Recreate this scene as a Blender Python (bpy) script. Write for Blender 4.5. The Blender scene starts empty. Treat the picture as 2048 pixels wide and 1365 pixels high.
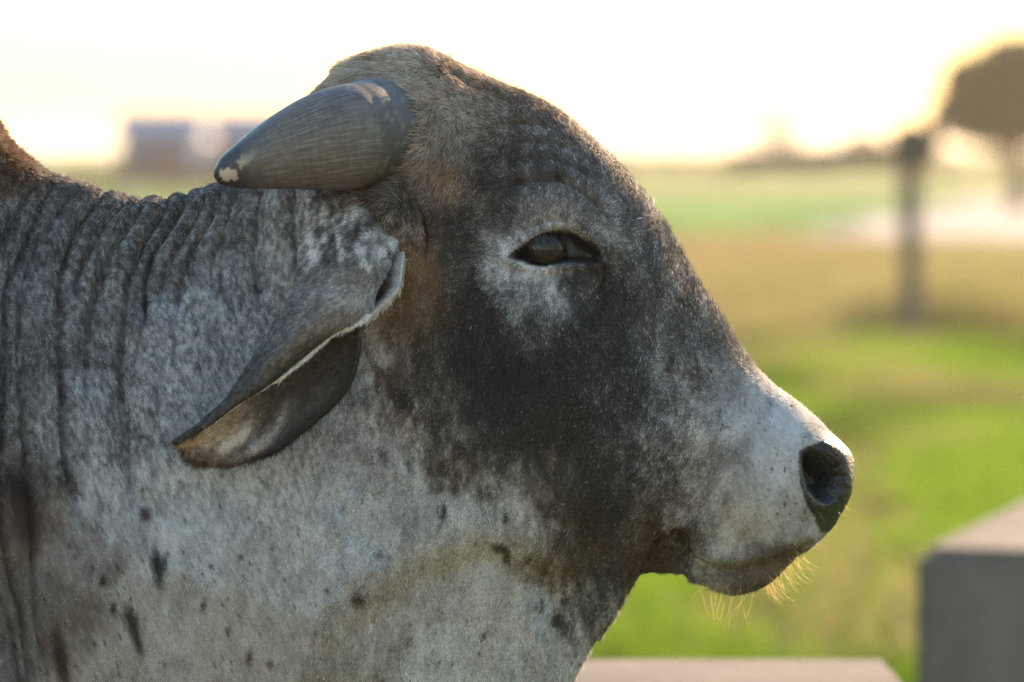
import bpy, bmesh, math, random
import numpy as np
from mathutils import Vector, Matrix
random.seed(7)
RS = np.random.RandomState(11)
sc = bpy.context.scene
R = math.radians

# ------------------------------------------------------------------ camera
CAM_D, CAM_H, FOC, PITCH = 3.84, 1.5, 135.0, math.atan(387.5 / 7680)
cd = bpy.data.cameras.new('camera'); cam = bpy.data.objects.new('camera', cd)
sc.collection.objects.link(cam); sc.camera = cam
cam.location = (0, -CAM_D, CAM_H); cam.rotation_euler = (math.pi / 2 - PITCH, 0, 0)
cd.lens = FOC; cd.sensor_width = 36; cd.clip_start = .1; cd.clip_end = 9000
cd.dof.use_dof = True; cd.dof.focus_distance = CAM_D - .13; cd.dof.aperture_fstop = 3.5

# ------------------------------------------------------------------ world, sun, exposure
HAZE = .0006
SUN_EL, SUN_AZ = 21.0, 34.0         # azimuth from +Y towards +X
w = bpy.data.worlds.new('World'); sc.world = w; w.use_nodes = True
nt = w.node_tree; bg = nt.nodes['Background']
sky = nt.nodes.new('ShaderNodeTexSky'); sky.sky_type = 'NISHITA'; sky.sun_disc = False
sky.sun_elevation = R(SUN_EL); sky.sun_rotation = R(SUN_AZ)
sky.air_density = 2.0; sky.dust_density = .3; sky.ozone_density = 5.0; sky.altitude = 0
nt.links.new(sky.outputs[0], bg.inputs[0]); bg.inputs[1].default_value = .15
sl = bpy.data.lights.new('sun', 'SUN'); so = bpy.data.objects.new('sun', sl); sc.collection.objects.link(so)
sl.energy = 5.0; sl.angle = R(.53); sl.color = (1.0, .66, .36)
sd = Vector((math.sin(R(SUN_AZ)) * math.cos(R(SUN_EL)), math.cos(R(SUN_AZ)) * math.cos(R(SUN_EL)), math.sin(R(SUN_EL))))
so.rotation_euler = sd.to_track_quat('Z', 'Y').to_euler(); so.location = (20, 40, 20)
sc.view_settings.view_transform = 'Standard'; sc.view_settings.look = 'None'
sc.view_settings.gamma = 1; sc.view_settings.use_curve_mapping = False
sc.view_settings.exposure = 1.52
sc.render.engine = 'CYCLES'
sc.cycles.use_denoising = True; sc.cycles.denoiser = 'OPENIMAGEDENOISE'; sc.cycles.denoising_prefilter = 'NONE'
sc.cycles.max_bounces = 8; sc.cycles.transparent_max_bounces = 8
sc.cycles.sample_clamp_indirect = 6
sc.cycles_curves.shape = 'RIBBONS'; sc.cycles_curves.subdivisions = 2

# ------------------------------------------------------------------ helpers
CP, SP = math.cos(PITCH), math.sin(PITCH)
def P(px, py, y=0.0):
    """world point that stands at depth y under photo position px, py"""
    px = np.asarray(px, float); py = np.asarray(py, float); y = np.asarray(y, float)
    a = (px - 1024) / 7680; b = (682.5 - py) / 7680
    dy = CP + b * SP; dz = -SP + b * CP
    t = (y + CAM_D) / dy
    return np.stack(np.broadcast_arrays(a * t, y, CAM_H + dz * t), -1)
def PX(co):
    """photo position of world points (near-side mirrored)"""
    x = co[:, 0]; y = -np.abs(co[:, 1]) + CAM_D; z = co[:, 2] - CAM_H
    dep = y * CP - z * SP; up = y * SP + z * CP
    return 1024 + 7680 * x / dep, 682.5 - 7680 * up / dep

_tab = np.random.RandomState(5).rand(65536).astype(np.float32)
def vnoise(x, y, seed=0, z=None):
    def h(i, j, k):
        n = (i * 73856093) ^ (j * 19349663) ^ (k * 83492791) ^ (seed * 2654435 + 97)
        n = (n ^ (n >> 13)) & 0xffff
        return _tab[(n * 40503) & 0xffff]
    xi = np.floor(x).astype(np.int64); yi = np.floor(y).astype(np.int64)
    fx = x - xi; fy = y - yi; fx = fx * fx * (3 - 2 * fx); fy = fy * fy * (3 - 2 * fy)
    def lay(k):
        a = h(xi, yi, k); b = h(xi + 1, yi, k); c = h(xi, yi + 1, k); d = h(xi + 1, yi + 1, k)
        return (a + (b - a) * fx) * (1 - fy) + (c + (d - c) * fx) * fy
    if z is None: return lay(0)
    zi = np.floor(z).astype(np.int64); fz = z - zi; fz = fz * fz * (3 - 2 * fz)
    return lay(zi) * (1 - fz) + lay(zi + 1) * fz
def fbm(x, y, seed=0, o=3, z=None):
    s = 0; a = 1; t = 0
    for i in range(o):
        s = s + a * vnoise(x * 2**i, y * 2**i, seed + i, None if z is None else z * 2**i); t += a; a *= .5
    return s / t
def sstep(a, b, x):
    t = np.clip((x - a) / (b - a), 0, 1); return t * t * (3 - 2 * t)
def gau(px, py, cx, cy, rx, ry=None, ang=0):
    ry = ry or rx; dx = px - cx; dy = py - cy
    if ang:
        c, s = math.cos(R(ang)), math.sin(R(ang)); dx, dy = dx * c + dy * s, -dx * s + dy * c
    return np.exp(-.5 * ((dx / rx)**2 + (dy / ry)**2))
def pdist(px, py, pts, reach=80):
    """distance to a polyline, side (+ = right of travel in picture axes), position 0..1"""
    pts = np.array(pts, float)
    D = np.full(px.shape, 1e4); S = np.zeros(px.shape); T = np.zeros(px.shape)
    m = (px > pts[:, 0].min() - reach) & (px < pts[:, 0].max() + reach) & (py > pts[:, 1].min() - reach) & (py < pts[:, 1].max() + reach)
    if not m.any(): return D, S, T
    x = px[m]; y = py[m]; d0 = np.full(x.shape, 1e4); s0 = np.zeros(x.shape); t0 = np.zeros(x.shape)
    L = np.r_[0, np.cumsum(np.hypot(*np.diff(pts, axis=0).T))]
    for i in range(len(pts) - 1):
        a, b = pts[i], pts[i + 1]; v = b - a; l = np.hypot(*v)
        t = np.clip(((x - a[0]) * v[0] + (y - a[1]) * v[1]) / l**2, 0, 1)
        dx = x - a[0] - t * v[0]; dy = y - a[1] - t * v[1]; d = np.hypot(dx, dy)
        k = d < d0; d0[k] = d[k]; s0[k] = np.sign(v[0] * dy - v[1] * dx)[k]; t0[k] = ((L[i] + t * l) / L[-1])[k]
    D[m] = d0; S[m] = s0; T[m] = t0
    return D, S, T
def smooth_line(pts, n=6):
    return catmull(np.array(pts, float), np.linspace(0, len(pts) - 1, (len(pts) - 1) * n + 1))
def inside(px, py, poly):
    """signed distance-like: positive inside polygon, in px"""
    poly = np.array(poly, float); r = np.zeros(px.shape, bool); n = len(poly)
    for i in range(n):
        a, b = poly[i], poly[(i + 1) % n]
        if a[1] == b[1]: continue
        c = ((a[1] > py) != (b[1] > py)) & (px < (b[0] - a[0]) * (py - a[1]) / (b[1] - a[1]) + a[0]); r ^= c
    D, _, _ = pdist(px, py, np.vstack([poly, poly[:1]]), 120)
    return np.where(r, np.minimum(D, 1e3), -D)
def catmull(p, s):
    p = np.asarray(p, float); n = len(p); i = np.clip(np.floor(s).astype(int), 0, n - 2); f = s - i
    if p.ndim > 1: f = f.reshape((-1,) + (1,) * (p.ndim - 1))
    a = p[np.clip(i - 1, 0, n - 1)]; b = p[i]; c = p[i + 1]; d = p[np.clip(i + 2, 0, n - 1)]
    return .5 * (2 * b + (c - a) * f + (2 * a - 5 * b + 4 * c - d) * f**2 + (3 * b - a - 3 * c + d) * f**3)

def tag(o, label=None, cat=None, group=None, kind=None):
    if label: o['label'] = label
    if cat: o['category'] = cat
    if group: o['group'] = group
    if kind: o['kind'] = kind
    return o
def link(name, data, parent=None, mat=None, smooth=True):
    o = bpy.data.objects.new(name, data); sc.collection.objects.link(o)
    if parent is not None: o.parent = parent
    if mat is not None: data.materials.append(mat)
    if smooth and hasattr(data, 'polygons'): data.polygons.foreach_set('use_smooth', [True] * len(data.polygons))
    return o
def meshdata(name, co, faces):
    me = bpy.data.meshes.new(name); co = np.asarray(co, np.float32)
    faces = np.asarray(faces, np.int32); k = faces.shape[1]
    me.vertices.add(len(co)); me.vertices.foreach_set('co', co.ravel())
    me.loops.add(faces.size); me.loops.foreach_set('vertex_index', faces.ravel())
    me.polygons.add(len(faces)); me.polygons.foreach_set('loop_start', np.arange(0, faces.size, k, dtype=np.int32))
    me.update(calc_edges=True); me.validate(); return me
def grid_faces(nr, nc, wrap=False):
    i, j = np.meshgrid(np.arange(nr - 1), np.arange(nc if wrap else nc - 1), indexing='ij')
    a = i * nc + j; b = i * nc + (j + 1) % nc
    return np.stack([a, b, b + nc, a + nc], -1).reshape(-1, 4)
def setcol(me, name, rgb, dom='POINT'):
    at = me.attributes.new(name, 'FLOAT_COLOR', dom)
    at.data.foreach_set('color', np.c_[rgb, np.ones(len(rgb))].astype(np.float32).ravel())
def setflt(me, name, v, dom='POINT'):
    at = me.attributes.new(name, 'FLOAT', dom); at.data.foreach_set('value', np.asarray(v, np.float32))

class Mat:
    def __init__(s, name):
        s.m = bpy.data.materials.new(name); s.m.use_nodes = True; s.t = s.m.node_tree
        s.b = s.t.nodes['Principled BSDF']; s.o = s.t.nodes['Material Output']
    def n(s, typ, **kw):
        x = s.t.nodes.new('ShaderNode' + typ)
        for k, v in kw.items():
            if k.startswith('i_'):
                kk = k[2:]; kk = int(kk) if kk.isdigit() else kk.replace('_', ' ')
                x.inputs[kk].default_value = v
            else: setattr(x, k, v)
        return x
    def l(s, a, b): s.t.links.new(a, b)
    def noise(s, scale, detail=4, rough=.6, vec=None):
        x = s.n('TexNoise', i_Scale=scale, i_Detail=detail, i_Roughness=rough)
        if vec is None:
            vec = s.n('TexCoord').outputs['Object']
        s.l(vec, x.inputs['Vector']); return x.outputs['Fac']
    def ramp(s, fac, stops):
        x = s.n('ValToRGB'); e = x.color_ramp.elements
        while len(e) < len(stops): e.new(.5)
        for q, (p, c) in zip(e, stops): q.position = p; q.color = (*c, 1) if len(c) == 3 else c
        s.l(fac, x.inputs[0]); return x.outputs[0]
    def mix(s, fac, a, b, typ='MIX'):
        x = s.n('Mix', data_type='RGBA', blend_type=typ)
        for k, v in ((0, fac), (6, a), (7, b)):
            if hasattr(v, 'is_linked') or hasattr(v, 'links'): s.l(v, x.inputs[k])
            else: x.inputs[k].default_value = v if k == 0 else (*v, 1)
        return x.outputs[2]
    def bump(s, h, strength=.3, dist=.01):
        x = s.n('Bump', i_Strength=strength, i_Distance=dist); s.l(h, x.inputs['Height']); s.l(x.outputs[0], s.b.inputs['Normal']); return x
    def set(s, **kw):
        for k, v in kw.items(): s.b.inputs[k.replace('_', ' ')].default_value = v
def simple_mat(name, c1, c2, scale=3, rough=.85, bump=.3, bdist=.01, detail=5):
    m = Mat(name); f = m.noise(scale, detail); c = m.ramp(f, [(.32, c1), (.68, c2)])
    m.l(c, m.b.inputs['Base Color']); m.set(Roughness=rough); m.b.inputs['Specular IOR Level'].default_value = .25
    if bump: m.bump(m.noise(scale * 6, 4), bump, bdist)
    return m.m

# ================================================================== SETTING
def ground_px(py): return CAM_H * 7680 / (py - 295)     # camera distance at which the ground shows at py
mg = Mat('pasture_ground')
geo = mg.n('TexCoord'); vec = geo.outputs['Object']
sep = mg.n('SeparateXYZ'); mg.l(vec, sep.inputs[0])
n1 = mg.noise(.9, 5, .6, vec); n2 = mg.noise(7, 4, .7, vec); n3 = mg.noise(.12, 3, .5, vec)
green = mg.ramp(n2, [(.3, (.035, .075, .01)), (.5, (.075, .15, .018)), (.72, (.16, .22, .03))])
dry = mg.ramp(n2, [(.3, (.16, .12, .05)), (.7, (.34, .26, .13))])
def band(a, b, c, d):
    """1 between y=b and y=c, fading to 0 at a and d, edges ragged"""
    ad = mg.n('Math', operation='MULTIPLY_ADD'); mg.l(n1, ad.inputs[0]); ad.inputs[1].default_value = (b - a) * 1.2
    mg.l(sep.outputs['Y'], ad.inputs[2])
    u = mg.n('MapRange', interpolation_type='SMOOTHSTEP'); mg.l(ad.outputs[0], u.inputs[0]); u.inputs[1].default_value = a; u.inputs[2].default_value = b
    v = mg.n('MapRange', interpolation_type='SMOOTHSTEP'); mg.l(ad.outputs[0], v.inputs[0]); v.inputs[1].default_value = c; v.inputs[2].default_value = d
    v.inputs[3].default_value = 1; v.inputs[4].default_value = 0
    p = mg.n('Math', operation='MULTIPLY'); mg.l(u.outputs[0], p.inputs[0]); mg.l(v.outputs[0], p.inputs[1]); return p.outputs[0]
lush = mg.ramp(n1, [(.35, (.06, .16, .02)), (.65, (.12, .27, .04))])
far = mg.ramp(n3, [(.35, (.11, .17, .04)), (.65, (.2, .22, .07))])
c = mg.mix(mg.ramp(n1, [(.60, (0, 0, 0)), (.74, (1, 1, 1))]), green, dry)
c = mg.mix(band(24, 31, 52, 57), c, dry)
c = mg.mix(band(56, 60, 100, 115), c, lush)
c = mg.mix(band(105, 125, 5000, 6000), c, far)
dirt = mg.ramp(n2, [(.3, (.20, .145, .095)), (.7, (.40, .31, .22))])
c = mg.mix(band(-400, -390, 3.0, 5.5), c, dirt)
mg.l(c, mg.b.inputs['Base Color']); mg.set(Roughness=.9); mg.b.inputs['Specular IOR Level'].default_value = .1
mg.bump(n2, .8, .08)
n = 60
xs = np.r_[-4000, -1500, -600, -250, np.linspace(-100, 100, 80), 250, 600, 1500, 4000]
ys = np.r_[-60, -30, np.linspace(-10, 150, 120), 200, 300, 450, 700, 1200, 2500, 5500]
X, Y = np.meshgrid(xs, ys); Z = np.zeros_like(X)
inn = (Y > -9) & (Y < 200) & (abs(X) < 101)
Z = np.where(inn, (fbm(X / 9 + 50, Y / 9 + 50, 3) - .5) * .10 * sstep(6, 14, Y), 0)
Z -= sstep(400, 2500, np.hypot(X, Y)) * .5
og = link('ground', meshdata('ground', np.stack([X, Y, Z], -1).reshape(-1, 3), grid_faces(len(ys), len(xs))), None, mg.m)
tag(og, kind='structure')

# pale dirt road crossing behind the post
road_m = simple_mat('pale_dirt', (.30, .25, .22), (.46, .40, .36), 1.2, .9, .4, .02)
fe_ = smooth_line([(3.6, 50.5), (5.2, 51), (8, 50), (14, 49), (30, 50)], 8); be_ = smooth_line([(4.4, 56), (5.9, 66), (9.2, 84), (17, 118), (40, 190)], 8)
rco = []
for i, (a_, b_) in enumerate(zip(fe_, be_)):
    for k in range(9):
        q = a_ + (b_ - a_) * k / 8 + (vnoise(np.array([i * .9]), np.array([k * 1.3]), 4)[0] - .5) * .9; rco.append((q[0], q[1], .075 + .02 * math.sin(k / 8 * 3.14)))
rd = link('dirt_road', meshdata('dirt_road', rco, grid_faces(len(fe_), 9)), None, road_m)
tag(rd, kind='structure')

# ---- generic leafy plants
leaf_mats = {}
def leaf_mat(name, c1, c2):
    m = Mat(name); f = m.noise(.9, 3); c = m.ramp(f, [(.3, c1), (.7, c2)])
    m.l(c, m.b.inputs['Base Color']); m.set(Roughness=.7); m.b.inputs['Specular IOR Level'].default_value = .2
    tr = m.n('BsdfTranslucent'); m.l(c, tr.inputs[0]); mx = m.n('MixShader', i_0=.3)
    m.l(m.b.outputs[0], mx.inputs[1]); m.l(tr.outputs[0], mx.inputs[2]); m.l(mx.outputs[0], m.o.inputs[0]); return m.m
LM = leaf_mat('dark_foliage', (.025, .04, .010), (.07, .08, .022))
LM2 = leaf_mat('hedge_foliage', (.05, .07, .02), (.13, .12, .04))
bark = simple_mat('bark', (.05, .035, .025), (.12, .09, .065), 6, .95, .6, .03)
def leaves(centers, radii, count, size, rs):
    """leaf quads scattered through clump volumes"""
    k = rs.choice(len(centers), count, p=np.array(radii)**2 / np.sum(np.array(radii)**2))
    v = rs.normal(size=(count, 3)); v /= np.linalg.norm(v, axis=1)[:, None]
    c = np.array(centers)[k] + v * (np.array(radii)[k] * rs.uniform(.35, 1.05, count))[:, None] * np.array([1, 1, .8])
    a = rs.normal(size=(count, 3)); a /= np.linalg.norm(a, axis=1)[:, None]; b = np.cross(a, rs.normal(size=(count, 3))); b /= np.linalg.norm(b, axis=1)[:, None]
    s = size * rs.uniform(.6, 1.3, count)[:, None]
    co = np.stack([c - a * s, c - b * s * .5, c + a * s, c + b * s * .5], 1).reshape(-1, 3)
    return co, np.arange(count * 4).reshape(-1, 4)
def tube_pts(pts, rad, nn=10):
    pts = np.array(pts, float); co = []
    for i in range(len(pts)):
        d = pts[min(i + 1, len(pts) - 1)] - pts[max(i - 1, 0)]; d /= np.linalg.norm(d)
        u = np.cross(d, [.3, 1, .1]); u /= np.linalg.norm(u); v = np.cross(d, u)
        for j in range(nn):
            a = 2 * math.pi * j / nn; co.append(pts[i] + (u * math.cos(a) + v * math.sin(a)) * rad[i])
    f = grid_faces(len(pts), nn, True).tolist()
    return co, f
def join_tubes(name, tubes, parent, mat):
    co = []; fs = []
    for pts, rad in tubes:
        c, f = tube_pts(pts, rad); k = len(co); co += list(c); fs += [[a + k for a in q] for q in f]
    return link(name, meshdata(name, np.array(co), fs), parent, mat)
def tree(name, x, y, h, cw, label, cat, group, seed, th=.42, leafm=LM, nl=9000, ls=.16):
    rs = np.random.RandomState(seed); e = bpy.data.objects.new(name, None); sc.collection.objects.link(e); e.location = (x, y, 0)
    tag(e, label, cat, group); cs = []; rr = []; tubes = []
    tr = [(0, 0, -.1), (.08 * h * .2, 0, h * .2), (-.03 * h, .05, h * th), (0, 0, h * .7)]
    tubes.append((tr, [h * .075, h * .06, h * .045, h * .02]))
    for i in range(15):
        a = rs.uniform(0, 6.28); r = cw * rs.uniform(.15, .72); z = h * rs.uniform(th + .12, .88)
        cs.append((math.cos(a) * r, math.sin(a) * r, z)); rr.append(cw * rs.uniform(.26, .42) * (1.1 - .4 * (z / h)))
        tubes.append(([(-.03 * h, .05, h * rs.uniform(th * .8, th)), (cs[-1][0] * .5, cs[-1][1] * .5, z * .88), cs[-1]], [h * .016, h * .01, h * .004]))
    cs.append((0, 0, h * .8)); rr.append(cw * .45)
    join_tubes('trunk', tubes, e, bark)
    co, f = leaves(cs, rr, nl, ls, rs); cr = link('crown', meshdata('crown', co, f), e, leafm, False)
    return e
def gp(px, d, z=0): return ((px - 1024) / 7680 * d, d - CAM_D)
x, y = gp(2036, 86); tree('spreading_tree', x, y, 3.9, 2.5, 'dark rounded tree with low spreading crown at right edge of the field', 'tree', None, 3, .33, LM, 26000, .12)
x, y = gp(1560, 700); tree('distant_tree', x, y, 6.6, 5.6, 'faint hazy tree on the horizon left of the fence rail', 'tree', None, 5, .12, LM2, 9000, .35)
x, y = gp(1720, 620); tree('distant_tree', x, y, 3.9, 4.0, 'low hazy bush-like tree on the horizon just left of the fence post', 'tree', None, 6, .2, LM2, 3500, .35)
# hedges / scrub lines
def hedge(name, x0, x1, y, h, dep, label, seed, n=9000, mat=LM2):
    rs = np.random.RandomState(seed); L = x1 - x0; k = int(L / (h * .8)) + 1
    cs = [(x0 + L * (i + rs.uniform(.1, .9)) / k, y + rs.uniform(-dep, dep) / 2, h * rs.uniform(.35, .6)) for i in range(k)]
    rr = [h * rs.uniform(.5, .75) for _ in cs]
    co, f = leaves(cs, rr, n, h * .07, rs); co[:, 2] = np.abs(co[:, 2])
    # woody core so that no daylight shows through
    b = link(name, meshdata(name, co, f), None, mat, False); tag(b, label, 'hedge'); b.data.update(); return b
hedge('hedge', 2, 42, 205, 1.35, 2.5, 'long low olive hedge on the horizon right of the bull’s forehead', 21, 14000)
hedge('hedge', -30, -2, 120, .95, 2.0, 'dark scrubby hedge behind the neck below the blue sheds', 22, 14000, LM)

hedge('low_scrub', 2.2, 4.1, 54.5, .24, .8, 'low dark scrubby strip in front of the bright green field', 23, 5000, LM)
# ---- far sheds on the left horizon
blue = simple_mat('blue_sheet_metal', (.02, .08, .24), (.035, .12, .32), 2, .55, 0)
roofm = simple_mat('grey_sheet_roof', (.04, .10, .22), (.07, .15, .28), 2, .5, 0)
darkm = simple_mat('dark_opening', (.02, .02, .025), (.035, .035, .04), 2, .9, 0)
def box_bm(bm, x0, x1, y0, y1, z0, z1):
    v = [bm.verts.new((x, y, z)) for z in (z0, z1) for y in (y0, y1) for x in (x0, x1)]
    for f in ((0, 2, 3, 1), (4, 5, 7, 6), (0, 1, 5, 4), (2, 6, 7, 3), (0, 4, 6, 2), (1, 3, 7, 5)): bm.faces.new([v[i] for i in f])
def bm_obj(name, bm, parent, mat, bevel=0):
    me = bpy.data.meshes.new(name); bmesh.ops.recalc_face_normals(bm, faces=bm.faces[:])
    if bevel: bmesh.ops.bevel(bm, geom=bm.edges[:], offset=bevel, segments=2, affect='EDGES')
    bm.to_mesh(me); bm.free(); return link(name, me, parent, mat, False)
def shed(px, d, wdt, h, dep, label, rz=0):
    x, y = gp(px, d); e = bpy.data.objects.new('metal_shed', None); sc.collection.objects.link(e); e.location = (x, y, -.15); e.rotation_euler.z = rz
    tag(e, label, 'shed', 'metal sheds on the horizon')
    b = bmesh.new(); box_bm(b, -wdt / 2, wdt / 2, -dep / 2, dep / 2, 0, h * .72); bm_obj('wall', b, e, blue)
    b = bmesh.new(); hw = wdt / 2 + .25; hd = dep / 2 + .3
    pr = [(-hd, h * .72), (-hd, h * .76), (0, h), (hd, h * .76), (hd, h * .722)]
    va = [b.verts.new((-hw, p, q)) for p, q in pr]; vb = [b.verts.new((hw, p, q)) for p, q in pr]
    b.faces.new(va); b.faces.new(vb)
    for i in range(5): b.faces.new((va[i], va[(i + 1) % 5], vb[(i + 1) % 5], vb[i]))
    bm_obj('roof', b, e, roofm)
    b = bmesh.new(); box_bm(b, -wdt * .18, wdt * .12, -dep / 2 - .06, -dep / 2 - .01, 0, h * .55); bm_obj('door', b, e, darkm)
    for s in (-.36, .32):
        b = bmesh.new(); box_bm(b, wdt * s - .5, wdt * s + .4, -dep / 2 - .05, -dep / 2 - .01, h * .3, h * .52); bm_obj('window', b, e, darkm)
    return e
shed(325, 150, 2.9, 3.1, 3.5, 'blue metal shed standing alone on the left horizon')
shed(420, 160, 1.8, 1.85, 3, 'low pale blue metal shed between the two taller sheds')
shed(508, 155, 2.9, 3.1, 3.5, 'blue metal shed partly hidden behind the horn')

# ---- fence: post with a horizontal top rail
wood = Mat('weathered_wood')
tcw = wood.n('TexCoord'); mpw = wood.n('Mapping'); wood.l(tcw.outputs['Object'], mpw.inputs[0]); mpw.inputs['Scale'].default_value = (14, 14, 1.5)
fw = wood.noise(3, 6, .65, mpw.outputs[0]); wood.l(wood.ramp(fw, [(.3, (.045, .036, .027)), (.7, (.13, .105, .08))]), wood.b.inputs['Base Color']); wood.set(Roughness=.9); wood.bump(fw, .5, .01)
wood = wood.m
x, y = gp(1820, 29.0)
fe = bpy.data.objects.new('wooden_fence', None); sc.collection.objects.link(fe); fe.location = (x, y, 0)
tag(fe, 'weathered wooden fence post with a rail along its top in the pasture', 'fence')
def post(pts, rad, name, parent, mat, seed):
    co, f = tube_pts(pts, rad, 12); co = np.array(co); co[:, 0] += (vnoise(co[:, 0] * 20, co[:, 2] * 4 + 9, seed) - .5) * .02
    k = len(co); co = np.vstack([co, pts[0], pts[-1]]); me = meshdata(name, co, f)
    bm = bmesh.new(); bm.from_mesh(me); bm.verts.ensure_lookup_table(); N = 12; L = k - N
    for j in range(N):
        bm.faces.new((bm.verts[j], bm.verts[(j + 1) % N], bm.verts[k])); bm.faces.new((bm.verts[L + (j + 1) % N], bm.verts[L + j], bm.verts[k + 1]))
    bm.to_mesh(me); bm.free(); return link(name, me, parent, mat)
post([(0, 0, -.1), (.01, 0, .5), (0, 0, 1.0), (.01, 0, 1.52), (.03, 0, 1.6)], [.085, .08, .078, .085, .07], 'post', fe, wood, 1)
post([(-1.35, .02, 1.40), (-.7, 0, 1.42), (0, -.09, 1.45), (.2, -.1, 1.46)], [.075, .08, .085, .08], 'rail', fe, wood, 2)
post([(-.16, -.09, 1.56), (0, -.1, 1.6), (.22, -.08, 1.55)], [.07, .1, .06], 'rail', fe, wood, 3)

# ---- concrete block and feed trough
conc = Mat('stained_concrete')
fc = conc.noise(4, 7, .65); fc2 = conc.noise(45, 4, .6)
cc = conc.ramp(fc, [(.3, (.07, .054, .047)), (.7, (.19, .15, .125))]); cc = conc.mix(conc.ramp(fc2, [(.55, (0, 0, 0)), (.7, (.5, .5, .5))]), cc, (.14, .125, .11))
conc.l(cc, conc.b.inputs['Base Color']); conc.set(Roughness=.85); conc.bump(fc2, .5, .006); conc = conc.m
e = bpy.data.objects.new('concrete_block', None); sc.collection.objects.link(e)
x, y = gp(1828, 6.98); e.location = (x, y, 0); e.rotation_euler.z = R(-18)
tag(e, 'big square concrete block at the lower right edge', 'concrete block')
b = bmesh.new(); box_bm(b, 0, 1.6, 0, 1.9, 0, .10); bm_obj('footing', b, e, conc, .01)
b = bmesh.new(); box_bm(b, .004, 1.596, .004, 1.896, .103, .77); bm_obj('main_block', b, e, conc, .022)
e = bpy.data.objects.new('feed_trough', None); sc.collection.objects.link(e); e.location = (0, 0, 0)
tag(e, 'low concrete feed trough with a pale rim under the bull’s throat', 'feed trough')
b = bmesh.new(); x0, x1, y0, y1, zt = -1.3, .50, .66, 1.22, .822
box_bm(b, x0, x1, y0, y0 + .09, 0, zt); bm_obj('side_wall', b, e, conc, .012)
b = bmesh.new(); box_bm(b, x0, x1, y1 - .3, y1, 0, zt + .002); bm_obj('side_wall', b, e, conc, .012)
b = bmesh.new(); box_bm(b, x0 + .003, x0 + .09, y0 + .093, y1 - .303, 0, zt - .01); bm_obj('end_wall', b, e, conc, .01)
b = bmesh.new(); box_bm(b, x1 - .09, x1 - .003, y0 + .093, y1 - .303, 0, zt - .01); bm_obj('end_wall', b, e, conc, .01)
b = bmesh.new(); box_bm(b, x0 + .093, x1 - .093, y0 + .093, y1 - .303, 0, .35); bm_obj('floor_slab', b, e, conc)

# ---- evening haze over the pasture
b = bmesh.new(); box_bm(b, -6500, 6500, -120, 6500, -3, 7.5); hz = bm_obj('haze', b, None, None)
hm_ = bpy.data.materials.new('haze'); hm_.use_nodes = True; hm_.node_tree.nodes.remove(hm_.node_tree.nodes['Principled BSDF'])
pv = hm_.node_tree.nodes.new('ShaderNodeVolumePrincipled'); pv.inputs['Color'].default_value = (1, .93, .84, 1); pv.inputs['Density'].default_value = HAZE; pv.inputs['Anisotropy'].default_value = .55
hm_.node_tree.links.new(pv.outputs[0], hm_.node_tree.nodes['Material Output'].inputs['Volume']); hz.data.materials.append(hm_); tag(hz, kind='stuff')
# ---- curves helper (hair / grass)
def hair_curves(name, pts, rad, attrs, parent, mat):
    """pts (n,k,3), rad (n,k)"""
    n, k, _ = pts.shape; hc = bpy.data.hair_curves.new(name); hc.add_curves([k] * n)
    hc.attributes['position'].data.foreach_set('vector', pts.astype(np.float32).ravel())
    ra = hc.attributes.get('radius') or hc.attributes.new('radius', 'FLOAT', 'POINT')
    ra.data.foreach_set('value', rad.astype(np.float32).ravel())
    for nm, v in attrs.items():
        at = hc.attributes.new(nm, 'FLOAT_COLOR', 'CURVE'); at.data.foreach_set('color', np.c_[v, np.ones(n)].astype(np.float32).ravel())
    return link(name, hc, parent, mat, False)

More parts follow.
